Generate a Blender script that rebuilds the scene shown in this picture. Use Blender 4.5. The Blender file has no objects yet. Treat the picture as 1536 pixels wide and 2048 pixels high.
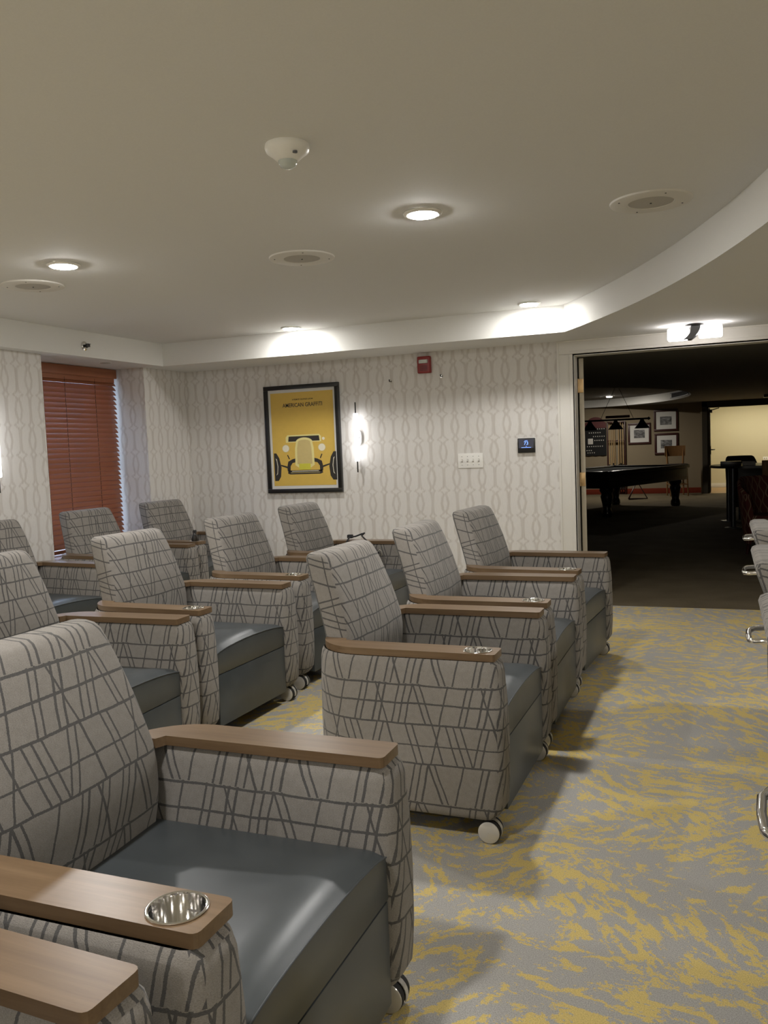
import bpy, bmesh, math, random
from mathutils import Vector, Matrix
C = bpy.context.scene.collection
SC = bpy.context.scene
PI = math.pi
random.seed(7)

# ------------------------------------------------------------------ camera
cd = bpy.data.cameras.new('camera'); cam = bpy.data.objects.new('camera', cd); C.objects.link(cam)
r_ = Vector((0.92859, 0.36897, -0.03982)); f_ = Vector((-0.37014, 0.92599, -0.07436))
f_.normalize(); r_ = (r_ - f_ * r_.dot(f_)).normalized(); u_ = r_.cross(f_)
cam.matrix_world = Matrix((( r_.x, u_.x, -f_.x, 0), (r_.y, u_.y, -f_.y, 0), (r_.z, u_.z, -f_.z, 1.25), (0, 0, 0, 1)))
cd.sensor_fit = 'VERTICAL'; cd.sensor_height = 36.0; cd.lens = 1702.4 / 2048 * 36.0
cd.clip_start = 0.02; cd.clip_end = 100
SC.camera = cam

# ------------------------------------------------------------------ world and exposure
w = bpy.data.worlds.new('world'); SC.world = w; w.use_nodes = True
w.node_tree.nodes['Background'].inputs[0].default_value = (0.55, 0.72, 1.0, 1)
w.node_tree.nodes['Background'].inputs[1].default_value = 1.5
SC.view_settings.view_transform = 'Standard'; SC.view_settings.look = 'None'
SC.view_settings.gamma = 1.0; SC.view_settings.use_curve_mapping = False
SC.view_settings.exposure = 2.18
SC.cycles.max_bounces = 10; SC.cycles.diffuse_bounces = 6
LAMP_DOWN = 120.0; LAMP_TUBE = 1.3; LAMP_FLUSH = 2.2; LAMP_LOUNGE = 28.0; LAMP_CORRIDOR = 5.0

# ------------------------------------------------------------------ materials
MATS = {}
class NT:
    def __init__(s, name):
        s.m = bpy.data.materials.new(name); s.m.use_nodes = True; s.t = s.m.node_tree
        s.b = s.t.nodes['Principled BSDF']; s.out = s.t.nodes['Material Output']; MATS[name] = s.m
    def n(s, typ, **k):
        x = s.t.nodes.new(typ)
        for a, v in k.items(): setattr(x, a, v)
        return x
    def l(s, a, b): s.t.links.new(a, b)
    def val(s, sock, v):
        if isinstance(v, (int, float, tuple)): sock.default_value = v
        else: s.l(v, sock)
    def math(s, op, a, b=0.0, c=0.0):
        x = s.n('ShaderNodeMath', operation=op)
        s.val(x.inputs[0], a); s.val(x.inputs[1], b); s.val(x.inputs[2], c)
        return x.outputs[0]
    def mix(s, f, a, b, blend='MIX'):
        x = s.n('ShaderNodeMix', data_type='RGBA', blend_type=blend)
        s.val(x.inputs[0], f); s.val(x.inputs[6], a); s.val(x.inputs[7], b)
        return x.outputs[2]
    def noise(s, vec, scale, detail=2.0, rough=0.5, dist=0.0):
        x = s.n('ShaderNodeTexNoise'); s.l(vec, x.inputs['Vector'])
        x.inputs['Scale'].default_value = scale; x.inputs['Detail'].default_value = detail
        x.inputs['Roughness'].default_value = rough; x.inputs['Distortion'].default_value = dist
        return x.outputs[0]
    def mapping(s, vec, scale=(1, 1, 1), loc=(0, 0, 0), rot=(0, 0, 0)):
        x = s.n('ShaderNodeMapping'); s.l(vec, x.inputs[0])
        x.inputs[1].default_value = loc; x.inputs[2].default_value = rot; x.inputs[3].default_value = scale
        return x.outputs[0]
    def obj(s): return s.n('ShaderNodeTexCoord').outputs['Object']
    def uv(s): return s.n('ShaderNodeTexCoord').outputs['UV']
    def ramp(s, fac, stops, interp='LINEAR'):
        x = s.n('ShaderNodeValToRGB'); s.l(fac, x.inputs[0]); r = x.color_ramp; r.interpolation = interp
        while len(r.elements) < len(stops): r.elements.new(0.5)
        for e, (p, c) in zip(r.elements, stops):
            e.position = p
            e.color = (c, c, c, 1) if isinstance(c, (int, float)) else tuple(c) + ((1,) if len(c) == 3 else ())
        return x.outputs[0]
    def bump(s, h, strength, dist=0.002):
        x = s.n('ShaderNodeBump'); s.l(h, x.inputs['Height'])
        x.inputs['Strength'].default_value = strength; x.inputs['Distance'].default_value = dist
        s.l(x.outputs[0], s.b.inputs['Normal'])
    def col(s, c, rough=0.5, metal=0.0, spec=None):
        if isinstance(c, tuple): s.b.inputs['Base Color'].default_value = (*c, 1) if len(c) == 3 else c
        else: s.l(c, s.b.inputs['Base Color'])
        s.val(s.b.inputs['Roughness'], rough); s.b.inputs['Metallic'].default_value = metal
        if spec is not None: s.b.inputs['Specular IOR Level'].default_value = spec
        return s
def plain(name, c, rough=0.5, metal=0.0, spec=None, grain=0.06, gs=40):
    s = NT(name)
    if grain:
        nz = s.noise(s.obj(), gs, 3.0)
        f = s.math('MULTIPLY_ADD', nz, 2 * grain, 1 - grain)
        s.col(s.mix(1.0, (*c, 1), s_rgb(s, f), 'MULTIPLY'), rough, metal, spec)
    else: s.col(c, rough, metal, spec)
    return s.m
def s_rgb(s, v):
    x = s.n('ShaderNodeCombineColor'); s.l(v, x.inputs[0]); s.l(v, x.inputs[1]); s.l(v, x.inputs[2]); return x.outputs[0]
def glow(name, c, strength, base=(0.8, 0.8, 0.8)):
    s = NT(name); s.col(base, 0.4)
    s.b.inputs['Emission Color'].default_value = (*c, 1); s.b.inputs['Emission Strength'].default_value = strength
    return s.m

def fabric():
    s = NT('patterned_fabric'); uv = s.uv()
    nz = s.n('ShaderNodeTexNoise'); s.l(uv, nz.inputs['Vector']); nz.inputs['Scale'].default_value = 7.0; nz.inputs['Detail'].default_value = 2.0
    sub = s.n('ShaderNodeVectorMath', operation='SUBTRACT'); s.l(nz.outputs['Color'], sub.inputs[0]); sub.inputs[1].default_value = (.5, .5, .5)
    mul = s.n('ShaderNodeVectorMath', operation='SCALE'); s.l(sub.outputs[0], mul.inputs[0]); mul.inputs['Scale'].default_value = 0.012
    add = s.n('ShaderNodeVectorMath', operation='ADD'); s.l(uv, add.inputs[0]); s.l(mul.outputs[0], add.inputs[1])
    nf = s.n('ShaderNodeTexNoise'); s.l(uv, nf.inputs['Vector']); nf.inputs['Scale'].default_value = 330.0
    sub2 = s.n('ShaderNodeVectorMath', operation='SUBTRACT'); s.l(nf.outputs['Color'], sub2.inputs[0]); sub2.inputs[1].default_value = (.5, .5, .5)
    mul2 = s.n('ShaderNodeVectorMath', operation='SCALE'); s.l(sub2.outputs[0], mul2.inputs[0]); mul2.inputs['Scale'].default_value = 0.0028
    add2 = s.n('ShaderNodeVectorMath', operation='ADD'); s.l(add.outputs[0], add2.inputs[0]); s.l(mul2.outputs[0], add2.inputs[1])
    sep = s.n('ShaderNodeSeparateXYZ'); s.l(add2.outputs[0], sep.inputs[0]); u, v = sep.outputs[0], sep.outputs[1]
    Pu, Pv = 0.353, 0.385
    vdm = s.math('FLOORED_MODULO', s.math('SUBTRACT', 0.501, v), Pv)          # metres down one repeat
    def bars(pos, wd):
        st = [(0.0, 0.0)]
        for p in sorted(pos):
            st += [(max(p - wd / 2, 0.001), 1.0), (min(p + wd / 2, 0.999), 0.0)]
        return st
    def family(slope, off, pos):
        x = s.math('SUBTRACT', u, s.math('MULTIPLY', s.math('SUBTRACT', vdm, off), slope))
        return s.ramp(s.math('FRACT', s.math('DIVIDE', x, Pu)), bars(pos, 0.0165), 'CONSTANT')
    X1 = [.013, .196, .253, .367, .43, .563, .627, .69]; X2 = [.323, .69, .747]
    x1, x2 = family(-0.24, 0, X1), family(0.31, 0, X2)
    y1 = family(0.28, .129, [.43, .608, .671, .86, .985, .057, .127])
    y2 = family(-0.26, .129, [.937, .329, .392])
    z1, z2 = family(-0.24, .257, [(q + .13) % 1 for q in X1]), family(0.31, .257, [(q + .13) % 1 for q in X2])
    in1 = s.math('LESS_THAN', vdm, .129); in3 = s.math('GREATER_THAN', vdm, .257)
    in2 = s.math('SUBTRACT', s.math('SUBTRACT', 1.0, in1), in3)
    mx = s.math('MAXIMUM', s.math('MULTIPLY', s.math('MAXIMUM', x1, x2), in1), s.math('MULTIPLY', s.math('MAXIMUM', z1, z2), in3))
    my = s.math('MULTIPLY', s.math('MAXIMUM', y1, y2), in2)
    hz = s.ramp(s.math('DIVIDE', vdm, Pv), bars([.009, .062 / Pv, .129 / Pv, .197 / Pv, .257 / Pv], 0.0148), 'CONSTANT')
    line = s.math('MAXIMUM', s.math('MAXIMUM', mx, my), hz)
    wv = s.noise(s.mapping(uv, (1, 2.2, 1)), 340.0, 4.0, 0.75)
    wv2 = s.noise(uv, 60.0, 3.0, 0.6)
    wm = s.math('ADD', s.math('MULTIPLY', wv, 0.82), s.math('MULTIPLY', wv2, 0.18))
    base = s.ramp(wm, [(0.3, (.165, .152, .136)), (0.74, (.385, .358, .325))])
    dark = s.ramp(wm, [(0.3, (.055, .054, .053)), (0.7, (.105, .102, .099))])
    s.col(s.mix(s.math('MULTIPLY', line, 0.93), base, dark), 0.9, 0, 0.15)
    s.b.inputs['Sheen Weight'].default_value = 0.15
    s.bump(wv, 0.55, 0.0018)
    return s.m
def plain_fabric():
    s = NT('plain_fabric'); uv = s.uv(); wv = s.noise(uv, 420.0, 3.0, 0.7)
    s.col(s.ramp(wv, [(0.3, (.11, .105, .10)), (0.7, (.19, .185, .175))]), 0.9, 0, 0.15); s.bump(wv, 0.3, 0.001); return s.m
def leather():
    s = NT('slate_leather'); o = s.obj(); a = s.noise(o, 900.0, 2.0, 0.6); b = s.noise(o, 9.0, 3.0)
    s.col(s.ramp(b, [(0.3, (.051, .059, .063)), (0.7, (.066, .075, .080))]), s.math('MULTIPLY_ADD', b, 0.12, 0.30), 0, 0.55)
    s.bump(a, 0.12, 0.0006); return s.m
def walnut(name, c1, c2, rough=0.33, axis=0):
    s = NT(name); o = s.obj()
    sc = [60, 60, 60]; sc[axis] = 3.0
    g = s.noise(s.mapping(o, tuple(sc)), 1.0, 5.0, 0.65, 0.4); sc2 = [14, 14, 14]; sc2[axis] = 1.2
    g2 = s.noise(s.mapping(o, tuple(sc2)), 1.0, 3.0, 0.6, 0.6)
    f = s.math('ADD', s.math('MULTIPLY', g, 0.6), s.math('MULTIPLY', g2, 0.4))
    s.col(s.ramp(f, [(0.32, c1), (0.68, c2)]), rough); s.bump(g, 0.05, 0.0005); return s.m
def carpet():
    s = NT('mustard_carpet'); o = s.obj()
    def strokes(rot, sc, loc):
        a = s.mapping(o, (1, 1, 1), loc, (0, 0, rot)); return s.noise(s.mapping(a, sc), 1.0, 5.0, 0.62, 0.35)
    k1 = s.ramp(s.noise(o, 1.7, 1.0), [(0.44, 0.0), (0.54, 1.0)])
    k2 = s.ramp(s.noise(s.mapping(o, (1, 1, 1), (7, 3, 0)), 1.5, 1.0), [(0.50, 0.0), (0.60, 1.0)])
    na, nb, nc = strokes(.15, (10, 27, 1), (0, 0, 0)), strokes(.95, (11, 25, 1), (4, 1, 0)), strokes(-.75, (11, 25, 1), (2, 9, 0))
    ab = s.math('ADD', s.math('MULTIPLY', na, s.math('SUBTRACT', 1.0, k1)), s.math('MULTIPLY', nb, k1))
    n1 = s.math('ADD', s.math('MULTIPLY', ab, s.math('SUBTRACT', 1.0, k2)), s.math('MULTIPLY', nc, k2))
    jag = s.noise(s.mapping(o, (78, 78, 78)), 1.0, 4.0, 0.72)
    big = s.noise(o, 2.3, 2.0, 0.5)
    v = s.math('ADD', s.math('ADD', s.math('MULTIPLY', n1, 1.0), s.math('MULTIPLY', jag, 0.44)), s.math('MULTIPLY', big, 0.30))
    m = s.ramp(v, [(0.872, 0.0), (0.905, 1.0)])
    pile = s.noise(o, 330.0, 2.0, 0.7)
    grey = s.ramp(pile, [(0.3, (.285, .275, .257)), (0.7, (.52, .505, .475))])
    yel = s.ramp(pile, [(0.3, (.50, .385, .135)), (0.7, (.78, .615, .245))])
    s.col(s.mix(m, grey, yel), 0.95, 0, 0.1)
    s.bump(pile, 0.6, 0.003); return s.m
def wallpaper():
    s = NT('ogee_wallpaper'); o = s.obj()
    sep = s.n('ShaderNodeSeparateXYZ'); s.l(o, sep.inputs[0])
    dn = s.noise(s.mapping(o, (90, 90, 6)), 1.0, 3.0, 0.6)
    dz = s.noise(s.mapping(o, (260, 260, 4)), 1.0, 2.0, 0.6)
    P, Pz = 0.207, 0.202
    uu = s.math('ADD', s.math('ADD', sep.outputs[0], sep.outputs[1]), s.math('MULTIPLY', s.math('SUBTRACT', dn, 0.5), 0.016))
    m = s.math('DIVIDE', s.math('PINGPONG', s.math('SUBTRACT', uu, -1.851 + 6.465), P / 2), P / 2)
    z2 = s.math('ADD', sep.outputs[2], s.math('MULTIPLY', s.math('SUBTRACT', dz, 0.5), 0.055))
    t = s.math('DIVIDE', s.math('PINGPONG', s.math('SUBTRACT', z2, 1.504), Pz / 2), Pz / 2)
    row = s.math('FLOORED_MODULO', s.math('FLOOR', s.math('DIVIDE', s.math('SUBTRACT', z2, 1.504), Pz)), 2.0)
    lens0 = s.ramp(t, [(0.0, .40), (0.20, .13), (0.30, .08), (0.6, .20), (1.0, .27)], 'EASE'); stem0 = s.ramp(t, [(0.0, .40), (0.20, .14), (0.32, .05), (1.0, .02)], 'EASE')
    lens1 = s.ramp(t, [(0.0, .78), (0.16, .90), (0.28, .93), (0.6, .80), (1.0, .73)], 'EASE'); stem1 = s.ramp(t, [(0.0, .78), (0.16, .90), (0.30, .95), (1.0, .98)], 'EASE')
    def pick(a, b): return s.math('ADD', s.math('MULTIPLY', a, s.math('SUBTRACT', 1.0, row)), s.math('MULTIPLY', b, row))
    c2, c1 = pick(lens0, stem0), pick(stem1, lens1)
    def band(c):
        d = s.math('ABSOLUTE', s.math('SUBTRACT', m, c))
        return s.ramp(d, [(0.04, 1.0), (0.15, 0.0)], 'EASE')
    ln = s.math('MAXIMUM', band(c1), band(c2))
    st = s.ramp(dz, [(0.3, 0.35), (0.65, 1.0)])
    fine = s.noise(s.mapping(o, (420, 420, 30)), 1.0, 2.0, 0.6)
    f = s.math('MULTIPLY', s.math('MULTIPLY', ln, st), 0.80)
    base = s.ramp(fine, [(0.3, (.70, .68, .65)), (0.7, (.76, .74, .71))])
    s.col(s.mix(f, base, (.535, .495, .450, 1)), 0.75, 0, 0.25); return s.m
def paint(name, c, rough=0.85):
    s = NT(name); n = s.noise(s.obj(), 220.0, 2.0)
    s.col(s.ramp(n, [(0.3, tuple(x * 0.97 for x in c)), (0.7, c)]), rough, 0, 0.2); s.bump(n, 0.05, 0.0008); return s.m
def lounge_carpet():
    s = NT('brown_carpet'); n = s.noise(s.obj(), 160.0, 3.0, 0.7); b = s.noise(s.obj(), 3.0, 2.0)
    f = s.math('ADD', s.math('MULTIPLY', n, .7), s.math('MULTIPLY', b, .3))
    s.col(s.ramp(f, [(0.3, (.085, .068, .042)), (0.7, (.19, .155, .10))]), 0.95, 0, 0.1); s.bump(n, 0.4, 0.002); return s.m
def burgundy():
    s = NT('burgundy_chair_fabric'); o = s.obj()
    sep = s.n('ShaderNodeSeparateXYZ'); s.l(o, sep.inputs[0])
    w1 = s.math('SINE', s.math('MULTIPLY', sep.outputs[2], 38.0))
    d = s.math('ABSOLUTE', s.math('SUBTRACT', s.math('PINGPONG', s.math('ADD', sep.outputs[0], sep.outputs[1]), 0.055), s.math('MULTIPLY_ADD', w1, 0.016, 0.0275)))
    m = s.ramp(d, [(0.004, 1.0), (0.008, 0.0)])
    s.col(s.mix(m, (.10, .028, .022, 1), (.24, .17, .11, 1)), 0.85, 0, 0.2); return s.m
def print_photo(name, seed):
    s = NT(name); o = s.mapping(s.obj(), (1, 1, 1), (seed * 3.1, 0, seed))
    n = s.noise(s.mapping(o, (9, 9, 16)), 1.0, 5.0, 0.6, 0.6)
    s.col(s.ramp(n, [(0.3, .03), (0.5, .16), (0.7, .42)]), 0.3); return s.m

fabric(); plain_fabric(); leather(); carpet(); wallpaper(); lounge_carpet(); burgundy()
walnut('walnut_board', (.112, .067, .033), (.195, .127, .070))
walnut('blind_wood', (.235, .078, .033), (.350, .128, .058), 0.42, 1)
walnut('oak_floor', (.26, .15, .065), (.40, .25, .12), 0.35)
walnut('maple_wood', (.20, .10, .035), (.30, .155, .06), 0.4, 2)
walnut('pale_cue_wood', (.42, .28, .13), (.55, .38, .19), 0.35, 2)
paint('ceiling_paint', (.75, .75, .735)); paint('soffit_paint', (.76, .755, .72)); paint('trim_paint', (.74, .72, .67), 0.45)
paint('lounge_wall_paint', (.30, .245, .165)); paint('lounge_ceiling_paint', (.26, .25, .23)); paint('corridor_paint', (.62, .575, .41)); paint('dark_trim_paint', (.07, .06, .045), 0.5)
paint('red_baseboard', (.20, .035, .018), 0.4)
plain('chrome', (.80, .79, .77), 0.10, 1.0, grain=0); plain('caster_shell', (.66, .64, .60), 0.22, 0.35, grain=0.02)
plain('black_rubber', (.018, .018, .018), 0.7); plain('black_metal', (.020, .019, .018), 0.4, 0.3); plain('black_frame', (.010, .010, .010), 0.3)
plain('black_nylon', (.012, .012, .013), 0.75); plain('dark_base', (.012, .012, .012), 0.8)
plain('white_plastic', (.86, .85, .81), 0.35, grain=0.02); plain('grille_white', (.70, .68, .63), 0.6, grain=0.08, gs=600)
plain('grille_grey', (.46, .44, .40), 0.7, grain=0.12, gs=900)
plain('red_plastic', (.25, .018, .016), 0.35, grain=0.03); plain('silver_plate', (.58, .57, .56), 0.35, 0.8, grain=0.02)
plain('brass', (.72, .50, .26), 0.3, 1.0, grain=0.04); plain('door_edge', (.47, .42, .32), 0.5)
plain('mat_board', (.70, .69, .65), 0.8, grain=0.02); plain('poster_yellow', (.68, .46, .09), 0.45, grain=0.05, gs=25)
plain('poster_pale', (.78, .70, .30), 0.5, grain=0.03); plain('poster_ink', (.030, .026, .022), 0.5, grain=0.03)
plain('poster_grille', (.60, .48, .20), 0.5, grain=0.05); plain('poster_cream', (.80, .76, .60), 0.5, grain=0.02)
plain('poster_plate', (.62, .58, .06), 0.5, grain=0.03)
plain('pool_black', (.012, .010, .009), 0.25); plain('pool_felt', (.020, .028, .022), 0.95); plain('dark_red_wood', (.050, .013, .010), 0.4)
plain('burgundy_board', (.10, .015, .015), 0.5); plain('board_black', (.005, .005, .005), 0.8); plain('chalk_white', (.62, .60, .55), 0.7)
plain('grey_metal', (.16, .165, .175), 0.35, 0.8); plain('table_black', (.014, .014, .015), 0.25); plain('dark_leather', (.022, .016, .013), 0.45)
plain('bottle_dark', (.02, .016, .012), 0.1); plain('screen_black', (.01, .01, .012), 0.12, grain=0)
glow('downlight_glow', (1.0, .975, .945), LAMP_DOWN); glow('downlight_glow_dimmed', (1.0, .975, .945), LAMP_DOWN * 0.48); glow('tube_glow', (.97, .97, 1.0), LAMP_TUBE); glow('flush_glow', (1.0, .95, .93), LAMP_FLUSH)
glow('lounge_glow', (1.0, .93, .82), LAMP_LOUNGE * 6); glow('corridor_glow', (1.0, .92, .72), LAMP_CORRIDOR); glow('screen_blue', (.16, .32, 1.0), .55, (.05, .05, .1)); glow('screen_panel', (.12, .13, .19), 0.04, (.02, .02, .03))
def glassmat(name):
    s = NT(name); s.col((.95, .96, .96), 0.02); s.b.inputs['Transmission Weight'].default_value = 1.0; s.b.inputs['IOR'].default_value = 1.45
glassmat('window_glass')
s_ = NT('clear_plastic'); s_.col((.80, .86, .82), 0.08); s_.b.inputs['Transmission Weight'].default_value = 0.55
M = MATS

# ------------------------------------------------------------------ mesh helpers
def link(name, bm, mat, parent=None, smooth=35, uv=None, kind=None):
    me = bpy.data.meshes.new(name)
    bmesh.ops.recalc_face_normals(bm, faces=bm.faces)
    bm.to_mesh(me); bm.free()
    for mm in (mat if isinstance(mat, (list, tuple)) else [mat]): me.materials.append(M[mm])
    if smooth:
        for p in me.polygons: p.use_smooth = True
        me.set_sharp_from_angle(angle=math.radians(smooth))
    if uv: uv(me)
    o = bpy.data.objects.new(name, me); C.objects.link(o)
    if parent: o.parent = parent
    if kind: o['kind'] = kind
    return o
def uvbox(me, swap_side=False, ox=0.0, oy=0.0):
    lay = me.uv_layers.new(name='UVMap')
    for p in me.polygons:
        n = p.normal; ax, ay, az = abs(n.x), abs(n.y), abs(n.z)
        for li in p.loop_indices:
            c = me.vertices[me.loops[li].vertex_index].co
            if ay >= ax and ay >= az:
                u, v = (c.x, c.z)
                if swap_side: u, v = c.z, c.x
            elif ax >= az: u, v = c.y, c.z
            else: u, v = c.y, c.x
            lay.data[li].uv = (u + ox, v + oy)
def box(bm, x0, x1, y0, y1, z0, z1, bev=0.0, seg=2):
    b = bmesh.new(); vs = [b.verts.new((x, y, z)) for x in (x0, x1) for y in (y0, y1) for z in (z0, z1)]
    for q in ((0, 1, 3, 2), (4, 6, 7, 5), (0, 4, 5, 1), (2, 3, 7, 6), (0, 2, 6, 4), (1, 5, 7, 3)): b.faces.new([vs[i] for i in q])
    bmesh.ops.recalc_face_normals(b, faces=b.faces)
    if bev > 0: bmesh.ops.bevel(b, geom=b.edges[:], offset=bev, segments=seg, profile=0.6, affect='EDGES')
    merge(bm, b); return bm
def merge(bm, b, mat=None):
    if mat is not None: b.transform(mat)
    mp = {v: bm.verts.new(v.co) for v in b.verts}
    for f in b.faces:
        try:
            nf = bm.faces.new([mp[v] for v in f.verts]); nf.material_index = f.material_index
        except ValueError: pass
    b.free()
def loft(bm, rings, cap0=True, cap1=True):
    rs = [[bm.verts.new(p) for p in r] for r in rings]; n = len(rs[0])
    for a, b in zip(rs[:-1], rs[1:]):
        for i in range(n): bm.faces.new((a[i], a[(i + 1) % n], b[(i + 1) % n], b[i]))
    if cap0: bm.faces.new(rs[0][::-1])
    if cap1: bm.faces.new(rs[-1])
    return bm
def lathe(bm, prof, seg=24, axis='Z', origin=(0, 0, 0), closed=True):
    ox, oy, oz = origin; rings = []
    for r, h in prof:
        ring = []
        for i in range(seg):
            a = 2 * PI * i / seg; c, s = r * math.cos(a), r * math.sin(a)
            ring.append({'Z': (ox + c, oy + s, oz + h), 'Y': (ox + c, oy + h, oz + s), 'X': (ox + h, oy + c, oz + s)}[axis])
        rings.append(ring)
    return loft(bm, rings, closed, closed)
def cyl(bm, r, h0, h1, seg=20, axis='Z', origin=(0, 0, 0)): return lathe(bm, [(r, h0), (r, h1)], seg, axis, origin)
def tube(bm, pts, r, seg=8, cap=True):
    pts = [Vector(p) for p in pts]; rings = []; up = None
    for i, p in enumerate(pts):
        t = ((pts[i + 1] - p) if i < len(pts) - 1 else (p - pts[i - 1])).normalized()
        if 0 < i < len(pts) - 1: t = ((pts[i + 1] - p).normalized() + (p - pts[i - 1]).normalized()).normalized()
        if up is None: up = t.orthogonal().normalized()
        up = (up - t * up.dot(t)).normalized(); s = t.cross(up)
        rr = r[i] if isinstance(r, (list, tuple)) else r
        rings.append([p + up * (rr * math.cos(2 * PI * k / seg)) + s * (rr * math.sin(2 * PI * k / seg)) for k in range(seg)])
    return loft(bm, rings, cap, cap)
def prism(bm, poly, z0, z1, hole=None, bev=0.0):
    """poly in xy, optional hole loop, extruded in z"""
    b = bmesh.new(); loops = [poly] + ([hole] if hole else [])
    if not hole:
        lo = [b.verts.new((x, y, z0)) for x, y in poly]; hi = [b.verts.new((x, y, z1)) for x, y in poly]
        n = len(poly)
        for i in range(n): b.faces.new((lo[i], lo[(i + 1) % n], hi[(i + 1) % n], hi[i]))
        b.faces.new(lo[::-1]); b.faces.new(hi)
    else:
        for z in (z0, z1):
            es = []
            for lp in loops:
                vs = [b.verts.new((x, y, z)) for x, y in lp]
                es += [b.edges.new((vs[i], vs[(i + 1) % len(vs)])) for i in range(len(vs))]
            bmesh.ops.triangle_fill(b, use_beauty=True, use_dissolve=False, edges=es)
        b.verts.ensure_lookup_table(); tot = sum(len(l) for l in loops); o = 0
        for lp in loops:
            n = len(lp)
            for i in range(n):
                j = (i + 1) % n
                b.faces.new((b.verts[o + i], b.verts[o + j], b.verts[tot + o + j], b.verts[tot + o + i]))
            o += n
    if bev:
        bmesh.ops.recalc_face_normals(b, faces=b.faces)
        es = [e for e in b.edges if len(e.link_faces) == 2 and e.calc_face_angle() > 0.9]
        bmesh.ops.bevel(b, geom=es, offset=bev, segments=2, profile=0.6, affect='EDGES')
    merge(bm, b); return bm
def thing(name, label, cat, loc=(0, 0, 0), rz=0.0, group=None):
    o = bpy.data.objects.new(name, None); C.objects.link(o); o.empty_display_size = 0.1
    o.location = loc; o.rotation_euler = (0, 0, rz); o['label'] = label; o['category'] = cat
    if group: o['group'] = group
    return o
def tag(o, label, cat, group=None):
    o['label'] = label; o['category'] = cat
    if group: o['group'] = group
    return o
def dup(root, loc, rz, label):
    def cp(o, par):
        c = o.copy(); C.objects.link(c)
        if par: c.parent = par
        for ch in kids[o.name]: cp(ch, c)
        return c
    kids = {}
    def walk(o):
        kids[o.name] = list(o.children)
        for ch in o.children: walk(ch)
    walk(root); r = cp(root, None); r.location = loc; r.rotation_euler = (0, 0, rz); r['label'] = label
    return r
B = bmesh.new
def struct(name, bm, mat, smooth=0, parent=None): return link(name, bm, mat, parent, smooth, None, 'structure')

# ------------------------------------------------------------------ room shell
YW = 6.465; ZS = 1.993; ZC = 2.175
XL, XR, YB = -4.36, 4.3, -3.4
OX0, OX1, OZ = -1.021, 0.93, 1.884
b = B(); box(b, -5.3, XR + .1, YB - .1, YW + .06, -.1, 0.0); struct('floor', b, 'mustard_carpet')
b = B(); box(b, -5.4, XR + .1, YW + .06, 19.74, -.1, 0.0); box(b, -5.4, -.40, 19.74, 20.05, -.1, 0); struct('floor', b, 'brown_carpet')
b = B(); box(b, -.40, 3.2, 19.74, 22.2, -.1, 0.0); struct('floor', b, 'oak_floor')
b = B()
box(b, -4.9, OX0, YW, YW + .14, 0, 2.3); box(b, OX1, XR + .1, YW, YW + .14, 0, 2.3); box(b, OX0, OX1, YW, YW + .14, OZ, 2.3)
struct('wall_far', b, 'ogee_wallpaper')
b = B(); box(b, -4.9, XL, YB, 4.652, 0, 2.3); struct('wall_left', b, 'ogee_wallpaper')
b = B(); box(b, -4.95, -4.425, 5.858, YW, 0, 2.3); struct('wall_left', b, 'ogee_wallpaper')
b = B(); box(b, -4.95, -4.74, 4.652, 5.858, 0, .50); box(b, -4.95, -4.74, 4.652, 5.858, 1.988, 2.3); struct('wall_left', b, 'ogee_wallpaper')
b = B(); box(b, XR, XR + .1, YB, YW, 0, 2.3); struct('wall_right', b, 'soffit_paint')
b = B(); box(b, -4.9, XR + .1, YB - .1, YB, 0, 2.3); struct('wall_back', b, 'soffit_paint')
# stepped ceiling: raised tray with a curved right edge
arc = []
cx, cy, R = -8.848, 0.872, 9.342
for i in range(37):
    y = 5.93 + (YB + .3 - 5.93) * i / 36
    arc.append((cx + math.sqrt(R * R - (y - cy) ** 2), y))
tray = [(-4.255, YB + .3), (-4.255, 5.897)] + arc
outer = [(-4.9, YB - .1), (XR + .1, YB - .1), (XR + .1, YW + .02), (-4.9, YW + .02)]
b = B(); es = []
for lp in (outer, tray):
    vs = [b.verts.new((x, y, ZS)) for x, y in lp]; es += [b.edges.new((vs[i], vs[(i + 1) % len(vs)])) for i in range(len(vs))]
bmesh.ops.triangle_fill(b, use_beauty=True, use_dissolve=False, edges=es)
low = struct('ceiling', b, 'ceiling_paint')
b = B(); lo = [b.verts.new((x, y, ZS)) for x, y in tray]; hi = [b.verts.new((x, y, ZC)) for x, y in tray]
for i in range(len(tray)): j = (i + 1) % len(tray); b.faces.new((lo[i], lo[j], hi[j], hi[i]))
struct('trim_1', b, 'soffit_paint', 30)
b = B(); box(b, -4.9, XR + .1, YB - .1, YW + .02, ZC, ZC + .12); struct('ceiling', b, 'ceiling_paint')
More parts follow.
